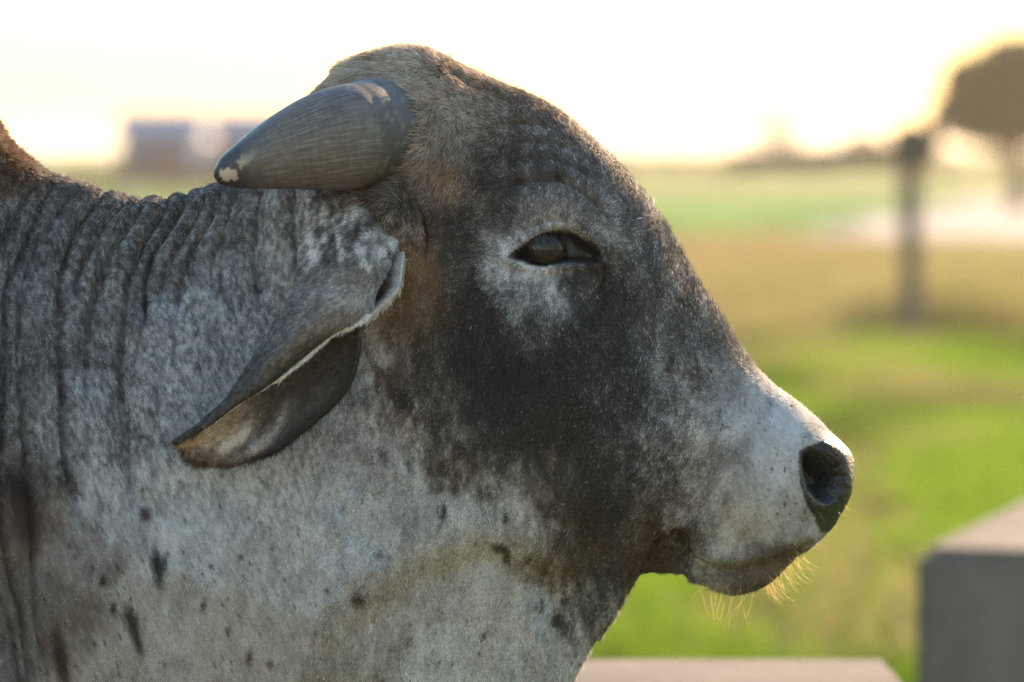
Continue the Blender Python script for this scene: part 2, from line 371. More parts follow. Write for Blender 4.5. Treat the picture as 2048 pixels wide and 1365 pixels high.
def fibre_mat(name, attr='hair_col', trans=.35, rough=.45, spec=.4):
    m = Mat(name); a = m.n('Attribute', attribute_name=attr)
    m.l(a.outputs['Color'], m.b.inputs['Base Color']); m.set(Roughness=rough); m.b.inputs['Specular IOR Level'].default_value = spec
    tr = m.n('BsdfTranslucent'); m.l(a.outputs['Color'], tr.inputs[0]); mx = m.n('MixShader', i_0=trans)
    m.l(m.b.outputs[0], mx.inputs[1]); m.l(tr.outputs[0], mx.inputs[2]); m.l(mx.outputs[0], m.o.inputs[0]); return m.m
gm = fibre_mat('grass_blade', 'hair_col', .5, .5, .3)
def grass(name, x0, x1, y0, y1, n, hmin, hmax, seed, dry=0):
    rs = np.random.RandomState(seed); Yg = y0 + (y1 - y0) * rs.rand(n)**1.0
    f = (Yg + CAM_D); Xg = x0 + (x1 - x0) * rs.rand(n); Xg = Xg if x0 > -3 else Xg
    cl = fbm(Xg * 1.1 + 40, Yg * .5 + 40, 8); cl2 = fbm(Xg * .5 + 10, Yg * .25 + 70, 18)
    cl2b = fbm(Xg * .8 + 90, Yg * .35 + 20, 28)
    keep = rs.rand(n) < np.clip((cl - .28) * 3.2, .12, 1); Xg, Yg, cl, cl2, cl2b = Xg[keep], Yg[keep], cl[keep], cl2[keep], cl2b[keep]; n = len(Xg)
    h = rs.uniform(hmin, hmax, n) * (.45 + 1.1 * cl); a = rs.uniform(0, 6.28, n); ln = h * rs.uniform(.15, .8, n)
    t = np.linspace(0, 1, 4)[None, :, None]
    zg = (fbm(Xg / 9 + 50, Yg / 9 + 50, 3) - .5) * .10 * sstep(6, 14, Yg)
    base = np.stack([Xg, Yg, zg - .01], -1)[:, None]
    d = np.stack([np.cos(a) * ln, np.sin(a) * ln, 0 * a], -1)[:, None]; up = np.stack([0 * a, 0 * a, h], -1)[:, None]
    pts = base + up * (t * (1 - .15 * t)) + d * t**2
    rad = np.repeat(np.array([[.0035, .003, .002, .0004]]), n, 0) * rs.uniform(.6, 1.4, (n, 1))
    g = rs.rand(n)[:, None]; dr = (rs.rand(n) < np.clip(dry + (cl2 > .56) * .55, 0, 1))[:, None]
    col = np.where(dr, np.array([.34, .27, .13]) * (.6 + .6 * g), (np.array([.10, .215, .010]) * (.5 + .9 * g) + np.array([.08, .03, 0]) * g) * (.55 + .8 * sstep(.3, .65, cl2b))[:, None])
    return tag(hair_curves(name, pts, rad, {'hair_col': col}, None, gm), kind='stuff')
grass('grass', .0, 5.5, 6.5, 24.5, 230000, .07, .2, 1)
grass('grass', -3, 6, 4.0, 6.5, 30000, .05, .12, 2)
grass('dry_grass', 0, 9, 25.5, 52, 70000, .15, .4, 3, .8)
grass('dry_weeds', 2.9, 6.5, 25.6, 29, 9000, .35, .7, 5, .75)
#BULL
# ================================================================== THE BULL
# control rings: top (px,py), bottom (px,py), half width (mm), 8 width factors from top to bottom, top boxiness exponent
M1 = [.75, .9, .98, 1, 1, .95, .85, .7]; M2 = [.72, .86, .96, 1, .98, .9, .78, .6]; M3 = [.8, .93, 1, .98, .92, .82, .7, .55]
M4 = [.86, .98, 1.0, .96, .9, .86, .62, .35]; M5 = [.85, .96, 1.0, .98, .95, .82, .42, .22]; M6 = [.7, .88, .98, 1, .95, .72, .36, .18]
M7 = [.45, .7, .9, 1, .96, .76, .45, .22]; M8 = [.4, .6, .82, 1, 1, .9, .65, .3]; MT = [.6, .85, .97, 1, 1, .95, .85, .6]
RINGS = [
 ((1704, 932), (1703, 950), 12, M1, .6), ((1700, 912), (1699, 978), 34, M1, .6), ((1681, 885), (1684, 1018), 50, M1, .62), ((1656, 862), (1657, 1058), 62, M1, .65),
 ((1628, 833), (1604, 1104), 72, M1, .65), ((1588, 799), (1540, 1162), 78, M1, .62), ((1536, 758), (1468, 1190), 82, M2, .6), ((1494, 708), (1398, 1164), 84, M2, .6),
 ((1436, 620), (1335, 1157), 88, M3, .6), ((1382, 540), (1276, 1158), 96, M3, .55), ((1314, 422), (1250, 1190), 110, M4, .52), ((1215, 305), (1220, 1236), 120, M4, .52),
 ((1105, 214), (1186, 1298), 124, M5, .52), ((1000, 166), (1152, 1360), 122, M5, .52), ((900, 132), (1125, 1440), 120, M5, .52), ((800, 118), (1098, 1540), 118, M6, .58),
 ((720, 128), (1070, 1640), 118, M6, .58), ((655, 165), (1035, 1760), 120, M6, .5), ((598, 215), (990, 1870), 125, M7, .5), ((540, 290), (930, 1960), 132, M7, .5),
 ((470, 345), (850, 2040), 142, M7, .55), ((400, 370), (760, 2110), 152, M7, .55), ((290, 388), (610, 2180), 170, M7, .55), ((195, 370), (430, 2230), 190, M8, .55),
 ((110, 345), (250, 2260), 215, M8, .55), ((50, 328), (110, 2280), 235, M8, .55), ((0, 282), (-20, 2290), 250, M8, .55), ((-70, 180), (-150, 2300), 270, M8, .55),
 ((-220, 80), (-350, 2320), 300, MT, .6), ((-450, 130), (-600, 2340), 330, MT, .6), ((-800, 360), (-900, 2360), 345, MT, .6), ((-1300, 400), (-1350, 2350), 355, MT, .6),
 ((-1900, 370), (-1900, 2280), 340, MT, .6), ((-2400, 390), (-2350, 2120), 310, MT, .6), ((-2750, 520), (-2650, 1800), 240, MT, .6), ((-2930, 800), (-2880, 1400), 130, MT, .6), ((-2960, 1050), (-2960, 1080), 12, MT, .6)]
rT = np.array([r[0] for r in RINGS], float); rB = np.array([r[1] for r in RINGS], float); rW = np.array([r[2] for r in RINGS], float) / 1000
rM = np.array([r[3] for r in RINGS]); rE = np.array([r[4] for r in RINGS])
# sample positions along the rings, dense where the photograph looks
arc = np.r_[0, np.cumsum(np.hypot(*np.diff(rT, axis=0).T) * .8 + np.hypot(*np.diff(rB, axis=0).T) * .12 + 8)]
ss = []; 
for i in range(len(RINGS) - 1):
    step = 3.6 if i < 27 else 30
    k = max(2, int(round((arc[i + 1] - arc[i]) / step))); ss += list(i + np.arange(k) / k)
ss = np.array(ss + [len(RINGS) - 1.0])
T = catmull(rT, ss); B = catmull(rB, ss); W = np.maximum(catmull(rW, ss), .004); MM = catmull(rM, ss); EE = catmull(rE, ss)
NT = 250
th = np.linspace(0, 1, NT) ** 1.12 * math.pi
u = (1 - np.cos(th)) / 2
# re-space so that steps follow roughly equal height
th = np.interp(np.linspace(0, 1, NT), np.linspace(0, 1, 2000), np.linspace(0, math.pi, 2000)); u = .62 * (1 - np.cos(th)) / 2 + .38 * np.linspace(0, 1, NT) ** 1.0
th = np.arccos(1 - 2 * u)
UK = np.array([0, .12, .25, .4, .55, .7, .85, 1])
mu = np.stack([np.interp(u, UK, m) for m in MM]); ker = np.ones(15) / 15
mu = np.apply_along_axis(lambda r: np.convolve(np.pad(r, 7, 'edge'), ker, 'valid'), 1, mu)
wd = W[:, None] * mu * np.sin(th)[None] ** (EE[:, None] + (.62 - EE[:, None]) * u[None])
px = T[:, None, 0] + (B - T)[:, None, 0] * u; py = T[:, None, 1] + (B - T)[:, None, 1] * u
PB = P(px, py, 0)                                       # on the middle plane
NR = len(ss)
near = PB.copy(); near[..., 1] = -wd; farr = PB[:, 1:-1][:, ::-1].copy(); farr[..., 1] = wd[:, 1:-1][:, ::-1]
full = np.concatenate([near, farr], 1); NC = full.shape[1]
co = full.reshape(-1, 3); faces = grid_faces(NR, NC, True)
def normals(co, faces):
    a, b, c, d = (co[faces[:, i]] for i in range(4)); n = np.cross(c - a, d - b)
    vn = np.zeros_like(co)
    for i in range(4): 
        for ax in range(3): vn[:, ax] += np.bincount(faces[:, i], n[:, ax], len(co))
    return vn / np.maximum(np.linalg.norm(vn, axis=1), 1e-12)[:, None]
vn = normals(co, faces)
if vn[(NR // 4) * NC + NT // 2][1] > 0: faces = faces[:, ::-1].copy(); vn = -vn

EYE_C = (1103, 500)
NOSE_POLY = [(1597, 905), (1612, 893), (1636, 886), (1655, 868), (1672, 868), (1720, 900), (1730, 960), (1700, 1020), (1665, 1062), (1640, 1066), (1630, 1040), (1612, 1010), (1602, 975), (1598, 935)]
EYE_OPEN = [(1018, 513), (1042, 497), (1066, 481), (1092, 469), (1120, 463), (1142, 468), (1166, 481), (1188, 492), (1200, 506), (1196, 522), (1168, 524), (1140, 521), (1112, 526), (1082, 531), (1060, 526), (1040, 518)]
HOLE = [(1603, 914), (1614, 903), (1632, 908), (1654, 920), (1674, 932), (1684, 952), (1684, 976), (1672, 998), (1652, 1007), (1632, 1000), (1614, 978), (1605, 945)]
MOUTH = smooth_line([(1352, 1064), (1368, 1072), (1376, 1096), (1392, 1117), (1430, 1131), (1480, 1137), (1530, 1126), (1570, 1108), (1606, 1086)])
CORNER = [(1285, 1180), (1262, 1175), (1282, 1120), (1305, 1084), (1335, 1066), (1362, 1066), (1375, 1090), (1388, 1120), (1384, 1152), (1376, 1180)]
FOLDS = [  # (points, depth mm, width px)
 ([(76, 359), (46, 405), (23, 454), (3, 514), (-10, 620)], 5, 13),
 ([(109, 359), (79, 415), (56, 474), (33, 537), (20, 580), (16, 629), (14, 760), (8, 900), (15, 1107), (49, 1227), (62, 1356), (80, 1500)], 6, 13),
 ([(142, 385), (99, 448), (73, 487), (56, 540), (48, 596), (45, 700), (49, 850), (64, 1020), (75, 1197), (102, 1365), (120, 1480)], 4, 12),
 ([(214, 376), (185, 408), (158, 448), (138, 497), (130, 547), (127, 613), (125, 720), (128, 850), (135, 930), (151, 990), (170, 1060)], 7, 14),
 ([(262, 384), (224, 425), (198, 464), (178, 507), (162, 553), (158, 600)], 4, 11),
 ([(286, 388), (257, 448), (231, 481), (211, 530), (195, 580), (181, 629), (178, 720), (180, 800)], 6, 13),
 ([(332, 382), (313, 425), (293, 464), (274, 507), (257, 547), (244, 606), (241, 700), (249, 850), (255, 944), (270, 1040)], 8, 14),
 ([(371, 374), (349, 421), (330, 454), (307, 494), (293, 537), (287, 596), (285, 660)], 8, 13),
 ([(404, 374), (392, 408), (369, 461), (340, 514), (326, 557), (320, 623)], 5, 12),
 ([(434, 372), (409, 448), (389, 487), (369, 537), (356, 596), (353, 655)], 5, 12),
 ([(478, 370), (449, 440), (430, 510), (422, 580)], 3, 12), ([(520, 376), (508, 460), (511, 540), (520, 620)], 4, 12),
 ([(582, 370), (584, 440), (592, 510), (606, 565)], 5, 13),
 ([(-5, 1160), (23, 1250), (42, 1356), (60, 1480)], 4, 12), ([(-30, 500), (-50, 700), (-60, 1000), (-30, 1300)], 7, 16),
 # brow arcs and eyelid creases
 ([(1010, 375), (1050, 362), (1099, 362), (1137, 372), (1174, 392), (1203, 420), (1224, 452), (1236, 480)], 2.6, 9),
 ([(1046, 462), (1075, 449), (1100, 446), (1124, 450), (1142, 462)], 2.2, 6),
 ([(1010, 330), (1060, 316), (1110, 322), (1160, 340), (1205, 372), (1240, 415)], 1.2, 9),
 ([(985, 300), (1040, 282), (1100, 285), (1160, 306), (1215, 345)], 1.1, 9),
 ([(970, 268), (1020, 250), (1080, 250), (1130, 268)], .9, 8),
 ([(1207, 520), (1206, 545), (1196, 570), (1180, 590)], 2.0, 9),
 # crease under the horn that outlines the ear base
 ([(722, 372), (750, 385), (790, 390), (825, 404), (846, 432), (852, 480), (846, 530)], 9, 11),
 ([(806, 400), (822, 425), (826, 455), (818, 480)], 2.5, 7),
 ([(895, 142), (930, 160), (965, 176), (1010, 192), (1060, 216)], 2.2, 12),
]
GR = []
def relief(px, py):
    """outward displacement in metres as a function of the photo position"""
    D = np.zeros(px.shape)
    GR[:] = [np.zeros(px.shape)]
    wx = px + (vnoise(px / 70, py / 70, 31) - .5) * 9
    wy = py + (vnoise(px / 70, py / 70, 41) - .5) * 9
    for pts, amp, wid in FOLDS:
        amp = amp * (3.1 if pts[0][0] < 600 else 3.0)
        d, s, t = pdist(wx, wy, smooth_line(pts, 4), 90)
        fade = np.minimum(1, np.minimum(t / .08 + .15 * (px < 600), (1 - t) / .25)) if pts[0][1] > 395 or pts[0][0] > 600 else np.minimum(1, (1 - t) / .18)
        D += -amp * (.62 * np.exp(-d / (wid * .42)) + .42 * np.exp(-d / (wid * 1.5)) * (1 - sstep(50, 88, d))) * np.clip(fade, 0, 1)
        GR[0] = np.maximum(GR[0], np.exp(-(d / (wid * .45))**2) * np.clip(fade * amp / 8, 0, 1)) if GR else 0
    neckm = sstep(640, 480, px)
    D += neckm * .8 * (fbm(px / 26, py / 260, 51, 2) - .5) * 2 * sstep(1250, 700, py)
    D += 3.0 * (fbm(px / 150, py / 150, 61) - .5) + .9 * (fbm(px / 22, py / 22, 62) - .5)
    # head masses
    D += 9 * gau(px, py, 1105, 425, 75, 40, 15)                 # brow
    D += 6 * gau(px, py, 1070, 590, 90, 45)
    D -= 7 * gau(px, py, 985, 420, 60, 60)                      # temple
    D += 10 * gau(px, py, 940, 860, 150, 190, -25)              # masseter
    D -= 5 * gau(px, py, 1230, 760, 60, 150, -40)
    D += 4 * gau(px, py, 1160, 690, 40, 110, -50)
    D -= 10 * gau(px, py, 790, 690, 45, 130, 5)                 # hollow behind the jaw
    D -= 10 * gau(px, py, 640, 640, 70, 90)
    D += 5 * gau(px, py, 880, 260, 50, 90)                     # poll ridge
    D += 6 * gau(px, py, 1330, 860, 90, 60, 40)
    D -= 3 * gau(px, py, 1400, 900, 30, 80, 10)
    D += 30 * gau(px, py, 716, 470, 58, 62)                     # ear base
    D += 34 * gau(px, py, 806, 440, 34, 50)
    D += 24 * gau(px, py, 822, 268, 52, 110)       # horn base swelling
    # jaw edge above the throat
    d, s, t = pdist(px, py, smooth_line([(640, 1330), (700, 1250), (788, 1172), (850, 1132), (909, 1112), (970, 1094), (1030, 1117), (1080, 1140), (1124, 1156), (1160, 1200), (1190, 1260)], 5), 420)
    sd = d * s                                                   # + on the lower side
    f = sstep(0, .2, t)
    D += f * (7 * np.exp(-((sd + 45) / 45)**2) - 8 * sstep(-30, 40, sd) * np.exp(-np.maximum(sd - 30, 0) / 90))
    # eye
    e = inside(px, py, EYE_OPEN)
    D += -13 * sstep(-2, 11, e) + 4.5 * np.exp(-((e + 9) / 7)**2) + 2.0 * np.exp(-((e + 26) / 9)**2) * (py < 500)
    D -= 3.0 * gau(px, py, 1178, 503, 16, 9, 20)
    # muzzle, nostril
    D += 7 * gau(px, py, 1500, 1010, 95, 85) + 4 * gau(px, py, 1560, 880, 55, 45)
    hsd = inside(px, py, HOLE)
    D += -32 * sstep(-5, 24, hsd) + 1.6 * np.exp(-((hsd + 13) / 7)**2)
    D += 6 * gau(px, py, 1658, 901, 32, 12, 24) - 1.5 * gau(px, py, 1662, 1022, 18, 14)
    D += .5 * (vnoise(px / 5, py / 5, 71) - .5) * sstep(-3, 3, inside(px, py, NOSE_POLY))
    # mouth and chin
    d, s, t = pdist(px, py, MOUTH, 320); sd = d * s
    GR[0] = np.maximum(GR[0], np.exp(-(d / 4.5)**2) * sstep(1.0, .9, t)); GR[0] = np.maximum(GR[0], gau(px, py, 1364, 1078, 8, 10))
    D += -14 * np.exp(-d / 6) * sstep(1.0, .85, t) + 6 * np.exp(-((sd + 22) / 16)**2) * (d < 300) - 6 * sstep(0, 14, sd) * np.exp(-np.maximum(sd - 10, 0) / 40) * sstep(1.0, .9, t)
    D += 6 * gau(px, py, 1470, 1165, 60, 14)
    cpol = inside(px, py, CORNER)
    D += -20 * sstep(-4, 20, cpol) + 3 * (fbm(px / 9, py / 12, 77) - .5) * sstep(0, 15, cpol) * 2
    D += -8 * gau(px, py, 1362, 1078, 10, 12)
    # hide: fine lumps on the hump
    hm = sstep(110, 20, px) * sstep(400, 300, py)
    D += hm * 5 * (fbm(px / 9, py / 9, 91) - .6)
    return D / 1000
pxv, pyv = PX(co)
infr = (pxv > -700)
D = np.zeros(len(co)); groove = np.zeros(len(co)); D[infr] = relief(pxv[infr], pyv[infr]); groove[infr] = GR[0]
fadeL = sstep(-650, -100, pxv)
# close to the middle plane the relief only acts softly, except for folds over the crest
mid = sstep(0, .03, np.abs(co[:, 1])) * .75 + .25
crest = (pxv < 640) & (pyv < 480)
mid = np.where(crest, np.maximum(mid, .27), mid)
co2 = co + vn * (D * fadeL * mid)[:, None]
# keep the two sides from crossing
sgn = np.sign(co[:, 1]); flip = (sgn != 0) & (np.sign(co2[:, 1]) != sgn); co2[flip, 1] = sgn[flip] * .0005
# legs and tail (outside the picture) joined to the same mesh
extra_co = []; extra_f = []; base = len(co2)
def add_tube(pts, rad, nn=20):
    c, f = tube_pts(smooth_line(pts, 4), np.interp(np.linspace(0, 1, (len(pts) - 1) * 4 + 1), np.linspace(0, 1, len(pts)), rad), nn)
    k = base + len(extra_co); extra_co.extend(c); extra_f.extend([[a + k for a in q] for q in f])
def X3(px_, z, y): return (float((px_ - 1024) / 2000), y, z)
for s in (-1, 1):
    add_tube([X3(-160, 1.1, .08 * s), X3(-155, .95, .12 * s), X3(-140, .62, .17 * s), X3(-110, .42, .19 * s), X3(-120, .2, .19 * s), X3(-110, .1, .19 * s), X3(-95, .06, .19 * s), X3(-80, 0, .19 * s)], [.01, .13, .09, .065, .045, .06, .065, .075])
    add_tube([X3(-2350, 1.15, .08 * s), X3(-2340, .95, .14 * s), X3(-2300, .68, .18 * s), X3(-2520, .45, .2 * s), X3(-2480, .2, .2 * s), X3(-2470, .1, .2 * s), X3(-2450, .06, .2 * s), X3(-2435, 0, .2 * s)], [.01, .18, .12, .065, .045, .06, .065, .075])
add_tube([X3(-2900, 1.38, 0), X3(-3010, 1.3, 0), X3(-3040, 1.0, 0), X3(-3030, .7, 0), X3(-3030, .45, 0), X3(-3030, .33, 0)], [.03, .025, .018, .012, .04, .01], 12)

# ---- coat colours: (px, py, darkness, warmth)
COAT = np.array([(50,450,.62,.1),(150,500,.58,.1),(300,500,.55,.1),(430,480,.5,.1),(540,450,.42,.1),(120,380,.62,.3),(250,400,.6,.2),(350,400,.62,.1),(450,400,.55,.1),
 (200,650,.5,.1),(400,650,.35,0),(560,700,.36,0),(500,560,.42,0),(30,700,.6,.15),(110,600,.5,.05),(100,850,.45,.1),(250,800,.38,.05),(400,800,.34,0),(20,850,.62,.2),(30,950,.7,.2),(60,1050,.72,.5),
 (20,1250,.6,.2),(130,1250,.6,.4),(150,1100,.45,.3),(250,1000,.25,.1),(400,1050,.18,0),(600,1000,.2,.05),(560,1120,.22,.1),(650,900,.28,.05),(760,900,.25,.1),(300,1250,.25,.3),(200,1340,.35,.4),(500,1300,.25,.4),
 (700,1050,.14,0),(750,1250,.22,.35),(820,1020,.22,.05),(900,1300,.12,.1),(1050,1250,.12,.05),(1000,1180,.13,.1),(880,1160,.2,.3),(700,1350,.3,.4),(1100,1320,.16,.05),(1150,1230,.38,.1),(1190,1190,.55,.1),(860,1060,.2,.2),
 (1000,1000,.2,.1),(1060,1060,.24,.3),(940,1050,.15,.1),(1090,960,.6,.3),(950,930,.62,.3),(1010,930,.5,.2),(1000,870,.88,.1),(800,850,.45,.4),(840,780,.65,.3),(880,850,.6,.25),(720,780,.24,.05),(725,690,.25,.4),(770,720,.55,.5),(810,640,.6,.7),(815,580,.6,1),
 (820,500,.62,.9),(850,700,.75,.3),(870,600,.75,.6),(920,600,.88,.1),(950,700,.95,.1),(1010,760,1.05,.1),(1000,650,.85,.15),(1100,750,.97,.05),(1100,850,.92,.2),(1150,700,.9,0),(1200,650,.85,-.2),(1230,720,.85,-.1),(1250,800,.8,0),(1150,950,.78,.2),
 (1200,1020,.85,.1),(1270,920,.7,.1),(1200,1110,.85,.4),(1150,1080,.72,.4),(1110,1120,.5,.4),(1300,850,.45,0),(1340,780,.45,0),(1400,720,.5,0),(1400,820,.24,0),(1450,760,.35,0),(1500,800,.15,0),(1460,870,.16,.05),(1550,850,.08,0),(1600,850,.1,.1),(1500,970,.12,.1),(1420,960,.3,.2),(1455,935,.36,.2),
 (1560,960,.05,0),(1570,1040,.1,.1),(1605,1020,.3,.4),(1480,1030,.2,.5),(1430,1090,.06,.05),(1520,1090,.15,.2),(1325,950,.5,.05),(1300,1020,.68,.3),(1350,1030,.4,.4),(1390,1040,.2,.1),(1320,1110,.85,.55),(1370,1070,1.0,.3),(1400,1145,.25,.1),(1500,1165,.6,.4),(1560,1135,.68,.4),(1440,1160,.4,.3),
 (1450,680,.5,.1),(1380,600,.55,.05),(1330,500,.62,.05),(1280,600,.62,.1),(1250,500,.5,.1),(1330,680,.5,0),(1290,420,.6,0),(1200,400,.6,.2),(1180,440,.4,.3),(1110,405,.45,.2),(1040,420,.55,.1),(1000,420,.75,.2),(930,500,.85,.2),(900,420,.75,.3),(960,580,.8,.1),
 (1004,528,.05,.1),(1020,478,.12,.15),(1075,452,.15,.2),(1130,442,.3,.5),(1080,560,.0,0),(1030,555,.1,0),(1130,575,.08,0),(1060,585,.1,0),(1110,610,.5,0),(1060,620,.6,0),(1196,545,1.0,.1),(1185,575,.95,.1),(1200,480,.4,.1),(1215,540,.7,.4),
 (1250,300,.6,.1),(1150,280,.6,.15),(1050,250,.6,.2),(1100,340,.6,.1),(1000,330,.72,.2),(950,250,.45,.4),(880,200,.2,.6),(830,180,.24,.6),(850,280,.3,.5),(870,350,.5,.9),(800,385,.7,.4),(790,130,.22,.6),(700,130,.26,.6),(950,165,.5,.6),(1040,205,.55,.5),
 (600,400,.22,.15),(650,390,.45,.2),(610,480,.2,.1),(640,540,.22,.1),(700,440,.62,.2),(670,480,.5,.2),(740,470,.3,.1),(720,410,.7,.3),(780,470,.42,.3),(700,510,.35,.2),(590,560,.2,.2),(20,300,.75,.8),(-100,300,.8,.5),(-300,900,.6,.2),(-300,300,.75,.3),(-400,1500,.5,.2),
 (100,1500,.5,.3),(500,1500,.3,.3),(900,1500,.2,.1),(1060,1500,.35,.2)], float)
SPOTS = [(315,1135,7,24,-8,.9),(331,1120,3,15,8,.6),(262,1240,9,20,-20,.8),(275,1285,5,18,-15,.7),(226,1220,5,9,10,.9),(206,1163,5,6,0,1),(408,1213,4,9,10,.6),(40,990,12,30,-15,.8),(52,1040,16,30,-10,.7),(455,1262,3,4,0,.7),
 (887,1030,3,16,15,1),(1012,1034,4,6,0,.9),(717,1200,8,8,0,.7),(498,1316,5,10,0,.6),(540,1330,4,5,0,.7),(760,1110,4,4,0,.6),(1000,1095,16,6,25,.5),(1015,1118,5,14,-20,.5),(1078,1215,9,7,0,.6),(1115,1240,10,8,0,.6),(971,1270,5,7,0,.5),(655,1180,3,4,0,.7),(480,1115,4,4,0,.5),(292,1030,7,9,-30,.6),(118,1300,9,30,-10,.6),(125,1340,8,26,-10,.6),(1540,1010,3,3,0,0)]
PORES = [(250+0,0)] if False else [(1250 + a / 3.034, 800 + b / 3.034) for a, b in [(1140,186),(1188,183),(1115,213),(1054,208),(987,218),(902,232),(1043,262),(978,281),(880,295),(985,351),(930,382),(878,430),(943,440),(850,550),(935,545),(743,512),(790,627),(865,635),(931,636),(672,730),(770,750),(945,745),(675,885),(955,860),(1100,805),(505,1050),(590,1055),(480,1085),(1075,840),(910,825),(620,940),(1000,575),(1060,640),(720,400)]]
WHITE = np.array([.80, .76, .74]); DARK = np.array([.022, .020, .020]); RUST = np.array([.17, .085, .04]); CREAM = np.array([.68, .52, .36]); MIDG = np.array([.16, .15, .15])
COAT[COAT[:, 0] < 700, 2] *= .82
def coat(px, py):
    """darkness 0..1+, warmth 0..1 at a photo position (soft patch map with ragged edges)"""
    n = len(px); a = np.empty(n); b = np.empty(n)
    jx = px + (fbm(px / 38, py / 48, 101, 4) - .5) * 74; jy = py + (fbm(px / 38, py / 48, 111, 4) - .5) * 84
    for i in range(0, n, 40000):
        dx = jx[i:i + 40000, None] - COAT[None, :, 0]; dy = jy[i:i + 40000, None] - COAT[None, :, 1]; r2 = dx * dx + dy * dy
        wt = np.exp(-r2 / (2 * 32**2)) + 1e-6 / (1 + r2 / 3e4)**2; wt /= wt.sum(1, keepdims=True)
        a[i:i + 40000] = wt @ COAT[:, 2]; b[i:i + 40000] = wt @ COAT[:, 3]
    for cx, cy, rx, ry, an, am in SPOTS: a += .72 * am * np.minimum(1, 1.2 * gau(px + (fbm(px / 6, py / 6, 7) - .5) * 10, py, cx, cy, rx, ry, an))
    # mottling: strong blotches on neck, streaky
    nk = sstep(720, 560, px) * sstep(1150, 850, py)
    m1 = fbm(px / 5.5, py / 9, 121, 3) - .5; m2 = fbm(px / 22, py / 38, 131, 3) - .5; m3 = vnoise(px / 2.6, py / 4, 141) - .5
    edge_ = np.clip(4 * np.clip(a, 0, 1) * (1 - np.clip(a, 0, 1)) - .55, 0, 1) * sstep(700, 760, px) * sstep(1340, 1240, px) * sstep(600, 720, py)
    a = a + edge_ * ((fbm(px / 13, py / 30, 161, 3) - .5) * 1.7 + (vnoise(px / 5, py / 11, 163) - .5) * .5)
    a = a + nk * (m1 * .66 + m2 * .22 + m3 * .2) + (1 - nk) * (m1 * .42 + m2 * .45 + m3 * .22) * (1 - .5 * sstep(1380, 1480, px)) * (1 - .5 * sstep(820, 960, py) * sstep(1300, 1150, px))
    # dark flecks on the pale skin
    fl = vnoise(px / 5, py / 7, 151); a += (1 - nk * .5) * .5 * sstep(.88, .97, fl) * (a < .5)
    # ear base: crisp white and dark swirls
    eb = gau(px, py, 700, 440, 75, 50); a += eb * (fbm(px / 15 + .02 * py, py / 26 - px / 50, 171, 4) - .5) * 1.8
    return a, b
def coat_rgb(a, b, rnd=None):
    t = np.clip(a, 0, 1)[:, None]; w_ = np.clip(b, -.3, 1)[:, None]
    lo = DARK + (RUST - DARK) * np.clip(w_, 0, 1)**1.7; hi = WHITE + (CREAM - WHITE) * np.clip(w_, 0, 1)
    hi = np.where(w_ < 0, hi * np.array([.85, .98, 1.1]), hi)
    t2 = .5 * t * t * (3 - 2 * t) + .5 * t ** 1.15
    c = hi ** (1 - t2) * lo ** t2
    return c
def bare(px, py):
    """1 where the skin has no fur: nose pad, eye rims, nostril"""
    k = sstep(-3, 3, inside(px + (fbm(px / 7, py / 7, 5) - .5) * 8, py, NOSE_POLY)); k = np.maximum(k, sstep(-7, -2, inside(px, py, EYE_OPEN)))
    return k
allco = np.vstack([co2, np.array(extra_co)]); allf = np.vstack([faces, np.array(extra_f)])
body_px, body_py = PX(allco)
ca, cb = coat(body_px, body_py); bv = bare(body_px, body_py)
skin = coat_rgb(ca, cb) * .5
blk = np.array([.009, .009, .010]); skin = skin * (1 - bv[:, None]) + blk * bv[:, None]
bull = bpy.data.objects.new('bull', None); sc.collection.objects.link(bull)
tag(bull, 'grey humped bull with short thick horns and a drooping ear seen in profile', 'bull')
body_me = meshdata('body', allco, allf)
# poles of the loft
setcol(body_me, 'coat', skin); setflt(body_me, 'bare', bv)
hide = Mat('bull_hide')
at = hide.n('Attribute', attribute_name='coat'); ab = hide.n('Attribute', attribute_name='bare')
hide.l(at.outputs['Color'], hide.b.inputs['Base Color'])
rr_ = hide.n('MapRange'); hide.l(ab.outputs['Fac'], rr_.inputs[0]); rr_.inputs[3].default_value = .85; rr_.inputs[4].default_value = .3
hide.l(rr_.outputs[0], hide.b.inputs['Roughness'])
sp = hide.n('MapRange'); hide.l(ab.outputs['Fac'], sp.inputs[0]); sp.inputs[3].default_value = .15; sp.inputs[4].default_value = .35; hide.l(sp.outputs[0], hide.b.inputs['Specular IOR Level'])
tc = hide.n('TexCoord'); vo = hide.n('TexVoronoi', i_Scale=420.0); hide.l(tc.outputs['Object'], vo.inputs['Vector'])
hide.bump(vo.outputs['Distance'], .4, .002)
body = link('body', body_me, bull, hide.m)

